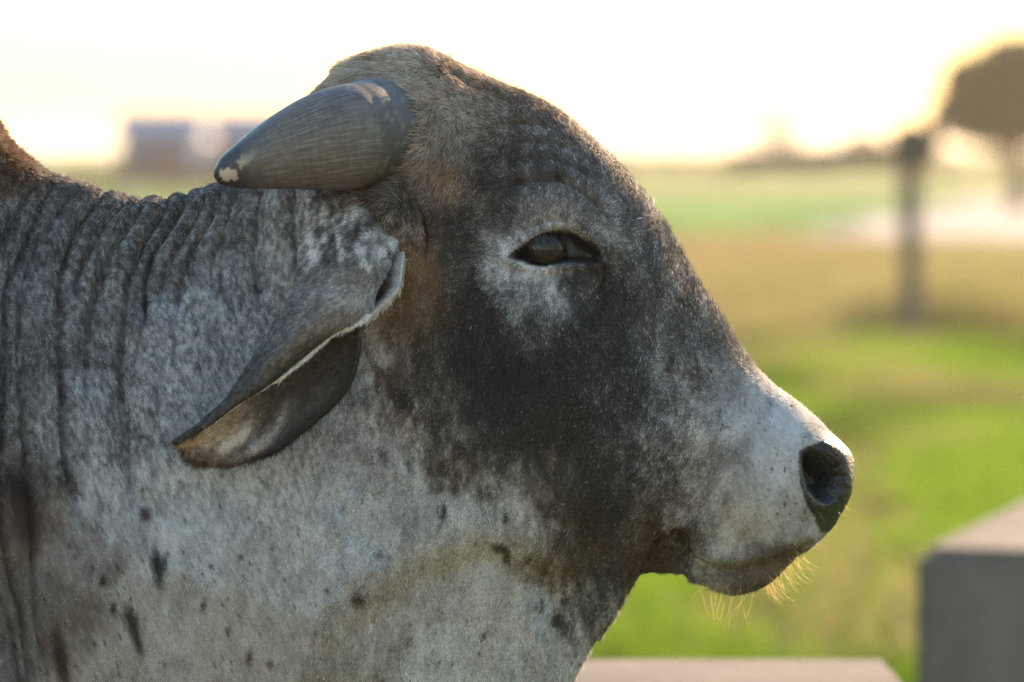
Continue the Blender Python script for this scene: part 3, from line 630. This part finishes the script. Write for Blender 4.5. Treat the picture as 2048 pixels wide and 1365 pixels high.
# ---- fur
def sample_faces(co, faces, wgt, n, rs):
    a, b, c, d = (co[faces[:, i]] for i in range(4)); ar = np.linalg.norm(np.cross(c - a, d - b), axis=1) * wgt
    k = np.searchsorted(np.cumsum(ar) / ar.sum(), rs.rand(n)); k = np.minimum(k, len(faces) - 1)
    s, t = rs.rand(n, 1), rs.rand(n, 1); f = faces[k]
    W4 = np.concatenate([(1 - s) * (1 - t), s * (1 - t), s * t, (1 - s) * t], 1)
    return f, W4
def interp(v, f, W4): return np.einsum('nkc,nk->nc', v[f], W4) if v.ndim > 1 else (v[f] * W4).sum(1)
def strands(root, nrm, flow, length, lift, curl, rs, k=4, rad=.0002):
    n = len(root); t = np.linspace(0, 1, k)[None, :, None]
    fl = flow - (flow * nrm).sum(1, keepdims=True) * nrm; fl /= np.maximum(np.linalg.norm(fl, axis=1), 1e-9)[:, None]
    sd_ = np.cross(nrm, fl); L = length[:, None, None]
    r1 = (rs.rand(n) - .5)[:, None, None] * curl; r2 = (rs.rand(n) - .5)[:, None, None] * curl
    lf = (lift * rs.uniform(.5, 1.5, n))[:, None, None]
    pts = root[:, None] - nrm[:, None] * .0006 + L * (nrm[:, None] * (lf * t - lf * .45 * t**2) + fl[:, None] * (t * (1 - .25 * lf)) + sd_[:, None] * (r1 * t + r2 * t**2))
    rd = np.array([1, .9, .65, .15])[None, :] * rad * rs.uniform(.7, 1.3, (n, 1))
    return pts, rd
fcx, fcy = PX(allco[faces[:, 0]])
ycen = allco[faces[:, 0], 1]; nf = normals(allco, faces)
facing = -nf[faces[:, 0], 1]
wgt = ((fcx > -60) & (fcx < 1740) & (fcy < 1420) & (fcy > 60)).astype(float)
wgt *= np.where(ycen < 0, 1.0, np.where(facing > -.75, .8, .08))
wgt[len(faces):] = 0
rs = np.random.RandomState(77)
NH = 1500000
f4, W4 = sample_faces(allco, faces, wgt, NH, rs)
root = interp(allco, f4, W4); nrm = interp(nf, f4, W4); nrm /= np.linalg.norm(nrm, axis=1)[:, None]
hx, hy = PX(root)
keep = bare(hx, hy) < rs.rand(NH) * .9
keep &= inside(hx, hy, EYE_OPEN) < 1
grv = interp(np.r_[groove, np.zeros(len(extra_co))], f4, W4); keep &= rs.rand(NH) > grv * 1.0
hd = np.full(NH, 99.0)
for qx_, qy_ in PORES: hd = np.minimum(hd, np.hypot(hx - qx_, hy - qy_))
grv = grv[keep]; root, nrm, hx, hy, hd = root[keep], nrm[keep], hx[keep], hy[keep], hd[keep]; NH = len(root)
# combing directions in the picture plane: px,py -> direction
COMB = np.array([(50,500,-.3,1),(300,700,-.2,1),(300,1200,-.1,1),(560,450,-.3,1),(560,900,-.2,1),(800,1200,-.4,1),(1000,1250,-.5,1),(760,800,-.2,1),(900,750,-.3,1),(1000,900,-.4,1),(1150,900,-.6,.9),(1250,1050,-.6,.8),
 (1300,900,-.4,.8),(1450,950,-.6,.6),(1550,1000,-.5,.8),(1600,870,-.9,.1),(1500,800,-.8,.2),(1430,1090,-.5,.8),(1480,1160,-.5,.3),(1400,650,-.5,-.7),(1330,520,-.4,-.8),(1250,500,.1,.9),(1250,620,.2,.9),(1200,650,-.1,1),(1100,640,-.1,1),(1080,560,-.1,1),(1000,560,-.8,.6),
 (990,500,-1,.1),(1020,440,-.7,-.6),(1100,400,.1,-1),(1180,420,.6,-.6),(1230,480,.9,-.1),(1250,330,-.5,-.8),(1150,260,-.8,-.6),(1050,220,-.9,-.4),(950,300,-.5,.6),(900,420,-.5,.9),(880,220,-.3,1),(850,160,-.9,.3),(780,120,-1,.2),(700,120,-1,.5),(850,320,-.4,1),(820,400,-.9,.3),(830,560,-.2,1),(700,450,-.4,.9)], float)
fx = np.empty(NH); fy = np.empty(NH)
for i in range(0, NH, 60000):
    r2 = (hx[i:i + 60000, None] - COMB[None, :, 0])**2 + (hy[i:i + 60000, None] - COMB[None, :, 1])**2
    wt = np.exp(-r2 / (2 * 55**2)) + 1e-7; wt /= wt.sum(1, keepdims=True); fx[i:i + 60000] = wt @ COMB[:, 2]; fy[i:i + 60000] = wt @ COMB[:, 3]
ang = (fbm(hx / 28, hy / 28, 201) - .5) * 1.7 + (vnoise(hx / 7, hy / 7, 211) - .5) * .9 + rs.normal(0, .28, NH)
tuft = np.maximum(gau(hx, hy, 870, 240, 65, 110), gau(hx, hy, 780, 125, 100, 35)); tuft = np.maximum(tuft, gau(hx, hy, 780, 385, 55, 22)); tuft = np.minimum(1, tuft * 1.3)
ang += tuft * ((vnoise(hx / 13, hy / 13, 221) - .5) * 2.2)
ca_, sa_ = np.cos(ang), np.sin(ang); fx, fy = fx * ca_ - fy * sa_, fx * sa_ + fy * ca_
col_ = np.exp(-((np.hypot((hx - 742) / 1.0, (hy - 268) / 1.08) - 98) / 24)**2) * (hx > 690); rx_ = (742 - hx) / 112; ry_ = (268 - hy) / 112
fx = fx * (1 - col_) + (rx_ - .55 + rs.normal(0, .35, NH)) * col_; fy = fy * (1 - col_) + (ry_ * .4 + .35 + rs.normal(0, .35, NH)) * col_
flow = np.stack([fx, (rs.rand(NH) - .5) * .2, -fy], 1)
length = .0044 - .0012 * sstep(680, 560, hx) + .012 * tuft
length *= 1 - .6 * np.minimum(grv * 1.3, 1)
topr = np.abs(root[:, 1]) < .045; length += .002 * topr
length += .015 * col_; wild = (rs.rand(NH) < .02) * (tuft < .4); length *= rs.uniform(.55, 1.15, NH) * (1 + wild * .6); hump = sstep(130, 30, hx) * sstep(420, 330, hy); length += hump * .008
length *= 1 - .55 * sstep(1400, 1560, hx)
length *= np.where(hd < 3.6, .35, 1)
lift = .34 + .3 * tuft + hump * .8 + .3 * col_ + wild * .3
pts, rd = strands(root, nrm, flow, length, lift, .3 + .8 * 0 + tuft.mean() * 0, rs)
a_, b_ = coat(hx, hy)
mz = (1 - .5 * sstep(1380, 1480, hx)) * (1 - .45 * sstep(820, 960, hy) * sstep(1300, 1150, hx))
a_ = a_ + rs.normal(0, .15, NH) * mz + (vnoise(hx / 2.4, hy / 3.4, 251) - .5) * (.34 - .16 * sstep(700, 600, hx)) * mz + (rs.rand(NH) < .15) * rs.uniform(-.5, .5, NH)
a_ = np.where(tuft > .3, a_ * .9 + rs.normal(0, .12, NH), a_)
a_ = np.where(hd < 3.6, 1.1, a_)
hc_ = coat_rgb(a_, b_ + .15 * (fbm(hx / 60, hy / 60, 231) - .5) * 2)
hc_ *= (.8 + .45 * rs.rand(NH))[:, None] 
mud = hump * (vnoise(hx / 8, hy / 8, 241) > .5); hc_ = hc_ * (1 - .6 * mud[:, None]) + np.array([.12, .08, .045]) * .6 * mud[:, None]
furm = fibre_mat('fur', 'hair_col', .36, .38, .5)
fur = hair_curves('fur', pts, rd, {'hair_col': hc_}, bull, furm); tag(fur, kind='stuff')

# ---- horns
horn_mat = Mat('horn_keratin')
tc = horn_mat.n('TexCoord'); ta = horn_mat.n('Attribute', attribute_name='horn_uv'); mp = horn_mat.n('Mapping'); horn_mat.l(ta.outputs['Vector'], mp.inputs[0]); mp.inputs['Scale'].default_value = (1.6, 19, 1)
fib = horn_mat.noise(2.2, 6, .7, mp.outputs[0])
mp2 = horn_mat.n('Mapping'); horn_mat.l(ta.outputs['Vector'], mp2.inputs[0]); mp2.inputs['Scale'].default_value = (16, 4, 1); ring = horn_mat.noise(1.5, 4, .6, mp2.outputs[0])
bc = horn_mat.ramp(fib, [(.3, (.035, .028, .026)), (.5, (.115, .095, .082)), (.72, (.26, .225, .20))])
bc = horn_mat.mix(.3, bc, horn_mat.ramp(ring, [(.35, (.035, .025, .02)), (.65, (.15, .115, .09))]))
hcol = horn_mat.n('Attribute', attribute_name='tip'); tcl = horn_mat.n('Attribute', attribute_name='tipcol')
bc = horn_mat.mix(hcol.outputs['Fac'], bc, tcl.outputs['Color'])
horn_mat.l(bc, horn_mat.b.inputs['Base Color']); horn_mat.b.inputs['Specular IOR Level'].default_value = .45
rg = horn_mat.n('MapRange'); hpo = horn_mat.n('Attribute', attribute_name='polish'); horn_mat.l(hpo.outputs['Fac'], rg.inputs[0]); rg.inputs[3].default_value = .58; rg.inputs[4].default_value = .22; horn_mat.l(rg.outputs[0], horn_mat.b.inputs['Roughness'])
horn_mat.bump(fib, .35, .0025)
hk = [ # centre px,py, y, radius px
 (800, 256, -.01, 92), (778, 262, -.055, 104), (740, 268, -.098, 109), (690, 275, -.126, 107), (630, 288, -.142, 96), (575, 303, -.152, 79), (530, 318, -.158, 64), (490, 332, -.162, 49), (460, 342, -.164, 36), (442, 348, -.165, 25), (431, 350, -.165, 13), (427, 351, -.165, 2)]
hk = np.array(hk, float); kk = np.linspace(0, len(hk) - 1, 150); hp = catmull(hk, kk)
ctr = P(hp[:, 0], hp[:, 1], hp[:, 2]); rad = hp[:, 3] / 2000 * (1 - .16 * 1 / 3.84 * 1)
tan = np.gradient(ctr, axis=0); tan /= np.linalg.norm(tan, axis=1)[:, None]
uu = np.cross(tan, [0, 1, 0]); uu /= np.linalg.norm(uu, axis=1)[:, None]; vv = np.cross(tan, uu)
NN = 96; an = np.linspace(0, 2 * math.pi, NN, endpoint=False)
hco = []; huv = []; tipf = []; tcol = []
arcl = np.r_[0, np.cumsum(np.linalg.norm(np.diff(ctr, axis=0), axis=1))]
for i in range(len(kk)):
    t = arcl[i] / arcl[-1]
    axv = np.full(NN, arcl[i] * 100.)
    rr = rad[i] * (1 + .012 * (vnoise(np.full(NN, arcl[i] * 38), np.sin(an) * .4 + 7, 6) - .5) * 2.5 * (1 - t) + .012 * (vnoise(np.full(NN, arcl[i] * 60), np.cos(an) * .5 + 3, 5) - .5) * (1 - t) * 2.5 + .02 * (fbm(np.cos(an) * 2 + 5, np.sin(an) * 2 + 5 + t * 2, 9) - .5))
    rr = rr * (1 - .022 * np.exp(-((arcl[i] - .075 - .004 * np.sin(an * 2)) / .0035)**2) - .018 * np.exp(-((arcl[i] - .098 - .003 * np.cos(an * 3)) / .003)**2) - .012 * np.exp(-((arcl[i] - .122 - .004 * np.cos(an)) / .004)**2))
    # rough peeling collar near the skull
    rr = rr + .0060 * sstep(.5, .2, t) * (fbm(np.cos(an) * 9 + 20, np.full(NN, arcl[i] * 130.) + np.sin(an) * 3, 15) - .35)
    p = ctr[i] + uu[i] * (np.cos(an) * rr)[:, None] + vv[i] * (np.sin(an) * rr * .93)[:, None]
    hco.append(p); huv.append(np.stack([axv / 10, an / 6.283 * 2.5, 0 * an], 1))
hco = np.concatenate(hco); huv = np.concatenate(huv)
ux, uy = PX(hco)
tipf = np.clip(sstep(560, 470, ux + (fbm(ux / 18, uy / 18, 301) - .5) * 60), 0, 1)
wpatch = np.maximum(gau(ux, uy, 458, 349, 15, 13), gau(ux, uy, 495, 318, 26, 9, -38) * .8) + (fbm(ux / 7, uy / 7, 305) - .5) * .75
wp = sstep(.36, .66, wpatch)[:, None]
tcol = (1 - wp) * np.array([.022, .02, .022]) + wp * np.array([.42, .33, .25])
tcol = tcol * (1 - .75 * (sstep(455, 520, ux)[:, None])) + np.array([.07, .065, .065]) * .75 * sstep(455, 520, ux)[:, None]
basef = .85 * sstep(715, 790, ux + (fbm(ux / 14, uy / 30, 311) - .5) * 70) ; basef = np.maximum(basef, .6 * sstep(230, 170, uy + (fbm(ux / 30, uy / 12, 315) - .5) * 60) * sstep(620, 700, ux))
basec = np.array([.035, .03, .028]) + (vnoise(ux / 5, uy / 9, 317)[:, None] > .8) * np.array([.08, .065, .05]); tipm = np.maximum(tipf, basef)
tcol = np.where((tipf > basef)[:, None], tcol, basec)
def horn(sign):
    c = hco.copy(); c[:, 1] *= -sign; fcs = grid_faces(len(kk), NN, True)
    if sign < 0: fcs = fcs[:, ::-1]
    # sign=-1 near side
    me = meshdata('horn', c, fcs); at = me.attributes.new('horn_uv', 'FLOAT_VECTOR', 'POINT'); at.data.foreach_set('vector', huv.astype(np.float32).ravel())
    setflt(me, 'tip', tipm); setflt(me, 'polish', tipf); setcol(me, 'tipcol', tcol); return link('horn', me, bull, horn_mat.m)
hnear = horn(-1); hnear.data.name = 'horn'; hco_n = hco
hf = horn(1)

# ---- ears: rolled leaf; columns near lip, outer bulge, crest, inner back, far margin
EK = [
 [(832, 430, -.055), (740, 395, -.10), (625, 400, -.07), (660, 440, -.06), (815, 445, -.05)],
 [(804, 470, -.112), (715, 450, -.150), (610, 480, -.105), (660, 480, -.09), (812, 478, -.098)],
 [(776, 535, -.170), (700, 515, -.205), (600, 548, -.148), (660, 560, -.125), (806, 535, -.140)],
 [(750, 588, -.196), (680, 575, -.222), (588, 588, -.180), (660, 630, -.152), (790, 590, -.160)],
 [(738, 634, -.212), (645, 620, -.236), (562, 634, -.195), (640, 680, -.166), (728, 650, -.180)],
 [(672, 668, -.222), (600, 668, -.242), (532, 686, -.203), (610, 735, -.172), (716, 720, -.192)],
 [(600, 722, -.224), (548, 722, -.240), (492, 748, -.206), (560, 795, -.176), (686, 790, -.198)],
 [(535, 772, -.221), (502, 775, -.232), (455, 804, -.204), (515, 845, -.178), (622, 853, -.198)],
 [(476, 806, -.214), (452, 815, -.222), (418, 838, -.200), (462, 875, -.180), (545, 905, -.196)],
 [(424, 846, -.206), (408, 850, -.211), (388, 862, -.195), (416, 893, -.182), (470, 932, -.192)],
 [(385, 868, -.198), (378, 868, -.200), (366, 875, -.192), (378, 898, -.184), (400, 928, -.189)],
 [(356, 884, -.192), (354, 884, -.193), (351, 885, -.190), (360, 897, -.187), (370, 912, -.188)]]
EK = np.array([[P(*q) for q in r] for r in EK])
nu, nv = 130, 110
er = catmull(EK.reshape(len(EK), -1), np.linspace(0, len(EK) - 1, nu)).reshape(nu, 5, 3)
vs_ = np.linspace(0, 4, nv); eco = np.stack([catmull(r, vs_) for r in er])
# folds and wavy edge on the inner back
U_, V_ = np.meshgrid(np.linspace(0, 1, nu), vs_ / 4, indexing='ij')
ridge = .006 * np.exp(-((V_ - (.70 + .08 * np.sin(U_ * 3))) / .025)**2) * sstep(.5, .65, U_) * sstep(1, .9, U_) + .005 * np.exp(-((V_ - .82) / .03)**2) * sstep(.5, .7, U_) * sstep(1, .92, U_)
epx, epy = PX(eco.reshape(-1, 3))
for ln__ in ([(578, 790), (560, 838), (535, 878), (500, 903), (458, 926)], [(512, 826), (486, 868), (455, 892), (430, 918)]):
    dd_, _, _ = pdist(epx, epy, smooth_line(ln__), 90); eco[..., 1] -= (.007 * np.exp(-(dd_ / 11)**2)).reshape(eco.shape[:2]) * (V_ > .56)
eco[..., 1] += .004 * (fbm(U_ * 9, V_ * 9, 401) - .5)
eco[..., 2] += .004 * (vnoise(U_ * 22, V_ * 2, 407) - .5) * sstep(.1, .0, V_) * sstep(.4, .5, U_)
eco[..., 2] += .007 * (fbm(U_ * 14, V_ * 3, 405) - .5) * (V_ > .95)
thick = .0016 + .002 * (1 - U_)
ef = grid_faces(nu, nv); ecf = eco.reshape(-1, 3); en = normals(ecf, ef)
# shell: outer and inner skins joined at the rim
off = (en * thick.reshape(-1, 1)); sh = np.vstack([ecf + off, ecf - off]); K = len(ecf)
rim = []
idx = np.arange(K).reshape(nu, nv)
loop = np.concatenate([idx[0, :], idx[1:, -1], idx[-1, -2::-1], idx[-2:0:-1, 0]])
for a0, b0 in zip(loop, np.roll(loop, -1)): rim.append((a0, a0 + K, b0 + K, b0))
ef2 = np.vstack([ef, ef[:, ::-1] + K, np.array(rim)])
sn_ = normals(sh, ef2)
mid_ = (nu // 2) * nv + nv // 8
if sn_[mid_][1] > 0 and en[mid_][1] > 0: pass
evx, evy = PX(sh); VV = np.tile(V_.ravel(), 2); UU = np.tile(U_.ravel(), 2)
inner = (VV > .52)
R1 = smooth_line([(578, 790), (560, 838), (535, 878), (500, 903), (458, 926)]); R2 = smooth_line([(512, 826), (486, 868), (455, 892), (430, 918)])
def ear_ridge(x, y):
    x = x + (fbm(x / 9, y / 9, 451) - .5) * 12; d1, _, t1 = pdist(x, y, R1, 90); d2, _, t2 = pdist(x, y, R2, 90)
    return np.exp(-(d1 / 13)**2) * np.sin(np.clip(t1, .02, 1) * 3.1)**.6, np.exp(-(d2 / 13)**2) * np.sin(np.clip(t2, .02, 1) * 3.1)**.6
def ear_colour(x, y, V, U, noise=True):
    t = np.full(len(x), .62); wm = np.full(len(x), .15)
    out = V < .52
    t = np.where(out, .52 + .16 * sstep(600, 450, x) - .18 * gau(x, y, 700, 600, 45, 30), .66)  # paler spot on the ear's outer side: a highlight put into the colour
    wm = np.where(out, .25 * sstep(480, 650, x), .25)
    yj = y + (fbm(x / 20, y / 20, 433) - .5) * 90
    sw = .42 + (fbm(x / 15 + .02 * y, y / 26 - x / 50, 171, 4) - .5) * 1.5; k_ = np.where(out, sstep(560, 490, yj), 0); t = t * (1 - k_) + sw * k_
    q1, q2 = ear_ridge(x, y)
    t = np.where(~out, .70 - .36 * np.maximum(q1, q2) - .42 * sstep(560, 430, x) * sstep(915, 880, y + (fbm(x / 9, y / 14, 441) - .5) * 50) + .35 * sstep(.9, 1, V) * sstep(.35, .5, U), t)
    wm = np.where(~out, .25 + .4 * sstep(540, 420, x), wm)
    t = np.where(~out & (U > .8) & (V < .68), .25, t); wm = np.where(~out & (U > .8) & (V < .7), .9, wm)
    t = np.where(out & (V < .05) & (U > .35) & (U < .85), -.1, t); wm = np.where(out & (V < .05), .1, wm); t = np.where(out & (V > .05), t + .35 * sstep(.2, .07, V) * sstep(.4, .5, U), t)
    t = np.where((~out) & (U < .36), .85 - .75 * sstep(.93, .98, V), t)  # shadow in the ear hollow put into the colour; margin stays pale
    t = t + sstep(.965, 1, U) * .6 + .5 * sstep(.94, 1, V) * sstep(.6, .8, U)
    if noise: t = t + (fbm(x / 9, y / 14, 411) - .5) * .22
    t = t + (vnoise(x / 2.6, y / 3.6, 461) - .5) * .4
    return coat_rgb(t - .06, wm)
ecol = ear_colour(evx, evy, VV, UU)
earm = Mat('ear_skin'); aa = earm.n('Attribute', attribute_name='coat'); earm.l(aa.outputs['Color'], earm.b.inputs['Base Color']); earm.set(Roughness=.75); earm.b.inputs['Specular IOR Level'].default_value = .2
near_ear = None
for sg in (1, -1):
    c = sh.copy(); c[:, 1] *= sg; f_ = ef2 if sg > 0 else ef2[:, ::-1]
    me = meshdata('ear', c, f_); setcol(me, 'coat', ecol * .6); eo = link('ear', me, bull, earm.m)
    if sg > 0: near_ear = eo
# ear fur
NE = 90000
for side in (1, -1):
    fs = ef if side > 0 else ef + K
    f4e, W4e = sample_faces(sh, fs, np.ones(len(fs)), NE, rs)
    nn_ = interp(sn_, f4e, W4e); nn_ /= np.linalg.norm(nn_, axis=1)[:, None]; rt = interp(sh, f4e, W4e)
    ce = interp(ecf, f4e if side > 0 else f4e - K, W4e); nn_ = nn_ * np.sign(((rt - ce) * nn_).sum(1))[:, None]
    x_, y_ = PX(rt); V4 = interp(VV, f4e, W4e); U4 = interp(UU, f4e, W4e)
    fl_ = np.tile(np.array([[-.62, 0, -.62]]), (NE, 1)) + rs.normal(0, .25, (NE, 3)); fl_[:, 0] += (V4 > .55) * (fbm(x_ / 20, y_ / 20, 421) - .2) * .9
    edge = (V4 < .04) & (U4 > .36) & (U4 < .97)
    fl_[edge] = np.array([-.5, -.2, -.9]) + rs.normal(0, .2, (edge.sum(), 3))
    ln_ = .0040 * rs.uniform(.6, 1.4, NE) + .0045 * (V4 > .58) * (side > 0) + .004 * edge * rs.rand(NE)
    pe, re = strands(rt, nn_, fl_, ln_, np.full(NE, .38), .35, rs, rad=.00024)
    cc_ = ear_colour(x_, y_, V4, U4) * (.6 + .8 * rs.rand(NE))[:, None]
    tag(hair_curves('ear_fur', pe, re, {'hair_col': cc_}, near_ear, furm), kind='stuff')

# ---- eyes
eye_mat = Mat('eyeball')
tc = eye_mat.n('TexCoord'); sx = eye_mat.n('SeparateXYZ'); eye_mat.l(tc.outputs['Object'], sx.inputs[0])
gr = eye_mat.n('VectorMath', operation='LENGTH'); cmb = eye_mat.n('CombineXYZ'); eye_mat.l(sx.outputs[0], cmb.inputs[0]); eye_mat.l(sx.outputs[2], cmb.inputs[2])
mpe = eye_mat.n('Mapping'); eye_mat.l(cmb.outputs[0], mpe.inputs[0]); mpe.inputs['Scale'].default_value = (55, 55, 80); eye_mat.l(mpe.outputs[0], gr.inputs[0])
bc = eye_mat.ramp(gr.outputs['Value'], [(.0, (.003, .003, .004)), (.42, (.004, .004, .004)), (.55, (.018, .010, .006)), (.85, (.012, .007, .005)), (.98, (.008, .006, .006))])
eye_mat.l(bc, eye_mat.b.inputs['Base Color']); eye_mat.set(Roughness=.17); eye_mat.b.inputs['Specular IOR Level'].default_value = .3
k = np.argmin(np.hypot(pxv - 1098, pyv - 498) + (co[:, 1] > 0) * 999); yb = co[k, 1]
for sg in (1, -1):
    me = bpy.data.meshes.new('eye'); bm = bmesh.new(); bmesh.ops.create_uvsphere(bm, u_segments=48, v_segments=32, radius=.0215); bm.to_mesh(me); bm.free()
    eo = link('eye', me, bull, eye_mat.m); p = P(1092, 500, yb); eo.location = (p[0], (yb + .0115) * sg, p[2])
# eyelashes and whiskers
lash_mat = fibre_mat('dark_hair', 'hair_col', .1, .35, .5)
def single_hairs(lst, rs, rad):
    pts = np.array([smooth_line(l, 3) for l in lst]); k = pts.shape[1]
    return pts, np.linspace(1, .25, k)[None, :] * rad * rs.uniform(.6, 1.2, (len(lst), 1))
ll = []
for i in range(30):
    t = rs.rand(); x0 = 1050 + t * 100; y0 = 480 - 14 * math.sin(t * math.pi) + 2
    ll.append([P(x0, y0, yb - .004), P(x0 + rs.uniform(-4, 10), y0 + rs.uniform(12, 22), yb - .010), P(x0 + rs.uniform(0, 22), y0 + rs.uniform(28, 42), yb - .011)])
ptsl, rdl = single_hairs(ll, rs, .00011)
tag(hair_curves('eyelashes', ptsl, rdl, {'hair_col': np.tile([.10, .07, .045], (len(ll), 1))}, bull, lash_mat), kind='stuff')
wm_ = fibre_mat('pale_whisker', 'hair_col', .55, .3, .6)
wl = []
for i in range(70):
    if i < 36: x0 = rs.uniform(1530, 1605); y0 = 1168 - (x0 - 1530) * .87 ; dx, dy = rs.uniform(2, 26), rs.uniform(14, 42)
    elif i < 56: x0 = rs.uniform(1400, 1530); y0 = 1170 + 12 * math.sin((x0 - 1400) / 130 * 3.1); dx, dy = rs.uniform(-22, 14), rs.uniform(15, 55)
    else: x0 = rs.uniform(1605, 1690); y0 = 1100 - (x0 - 1605) * 1.15; dx, dy = rs.uniform(4, 14), rs.uniform(0, 12)
    yy = rs.uniform(-.045, .03)
    wl.append([P(x0 - dx * .3, y0 - dy * .3, yy), P(x0 + dx * .35, y0 + dy * .45, yy - .002), P(x0 + dx, y0 + dy, yy - .004), P(x0 + dx * 1.6 + rs.uniform(-5, 12), y0 + dy * 1.35, yy)])
ptsl, rdl = single_hairs(wl, rs, .00030)
tag(hair_curves('whiskers', ptsl, rdl, {'hair_col': np.tile([.62, .45, .2], (len(wl), 1))}, bull, wm_), kind='stuff')
wl = []
for qx_, qy_ in PORES:
    k = np.argmin(np.hypot(pxv - qx_, pyv - qy_) + (co[:, 1] > 0) * 999); p = co2[k]; nrm_ = vn[k]
    L = rs.uniform(.015, .04); d = nrm_ * .8 + np.array([rs.uniform(-.2, .9), 0, rs.uniform(-.9, .3)])
    wl.append([p - nrm_ * .002, p + d * L * .4, p + d * L * .8 + np.array([0, 0, -L * .1]), p + d * L * 1.1 + np.array([0, 0, -L * .3])])
ptsl, rdl = single_hairs(wl, rs, .00016)
tag(hair_curves('muzzle_bristles', ptsl, rdl, {'hair_col': np.tile([.05, .045, .04], (len(wl), 1))}, bull, lash_mat), kind='stuff')
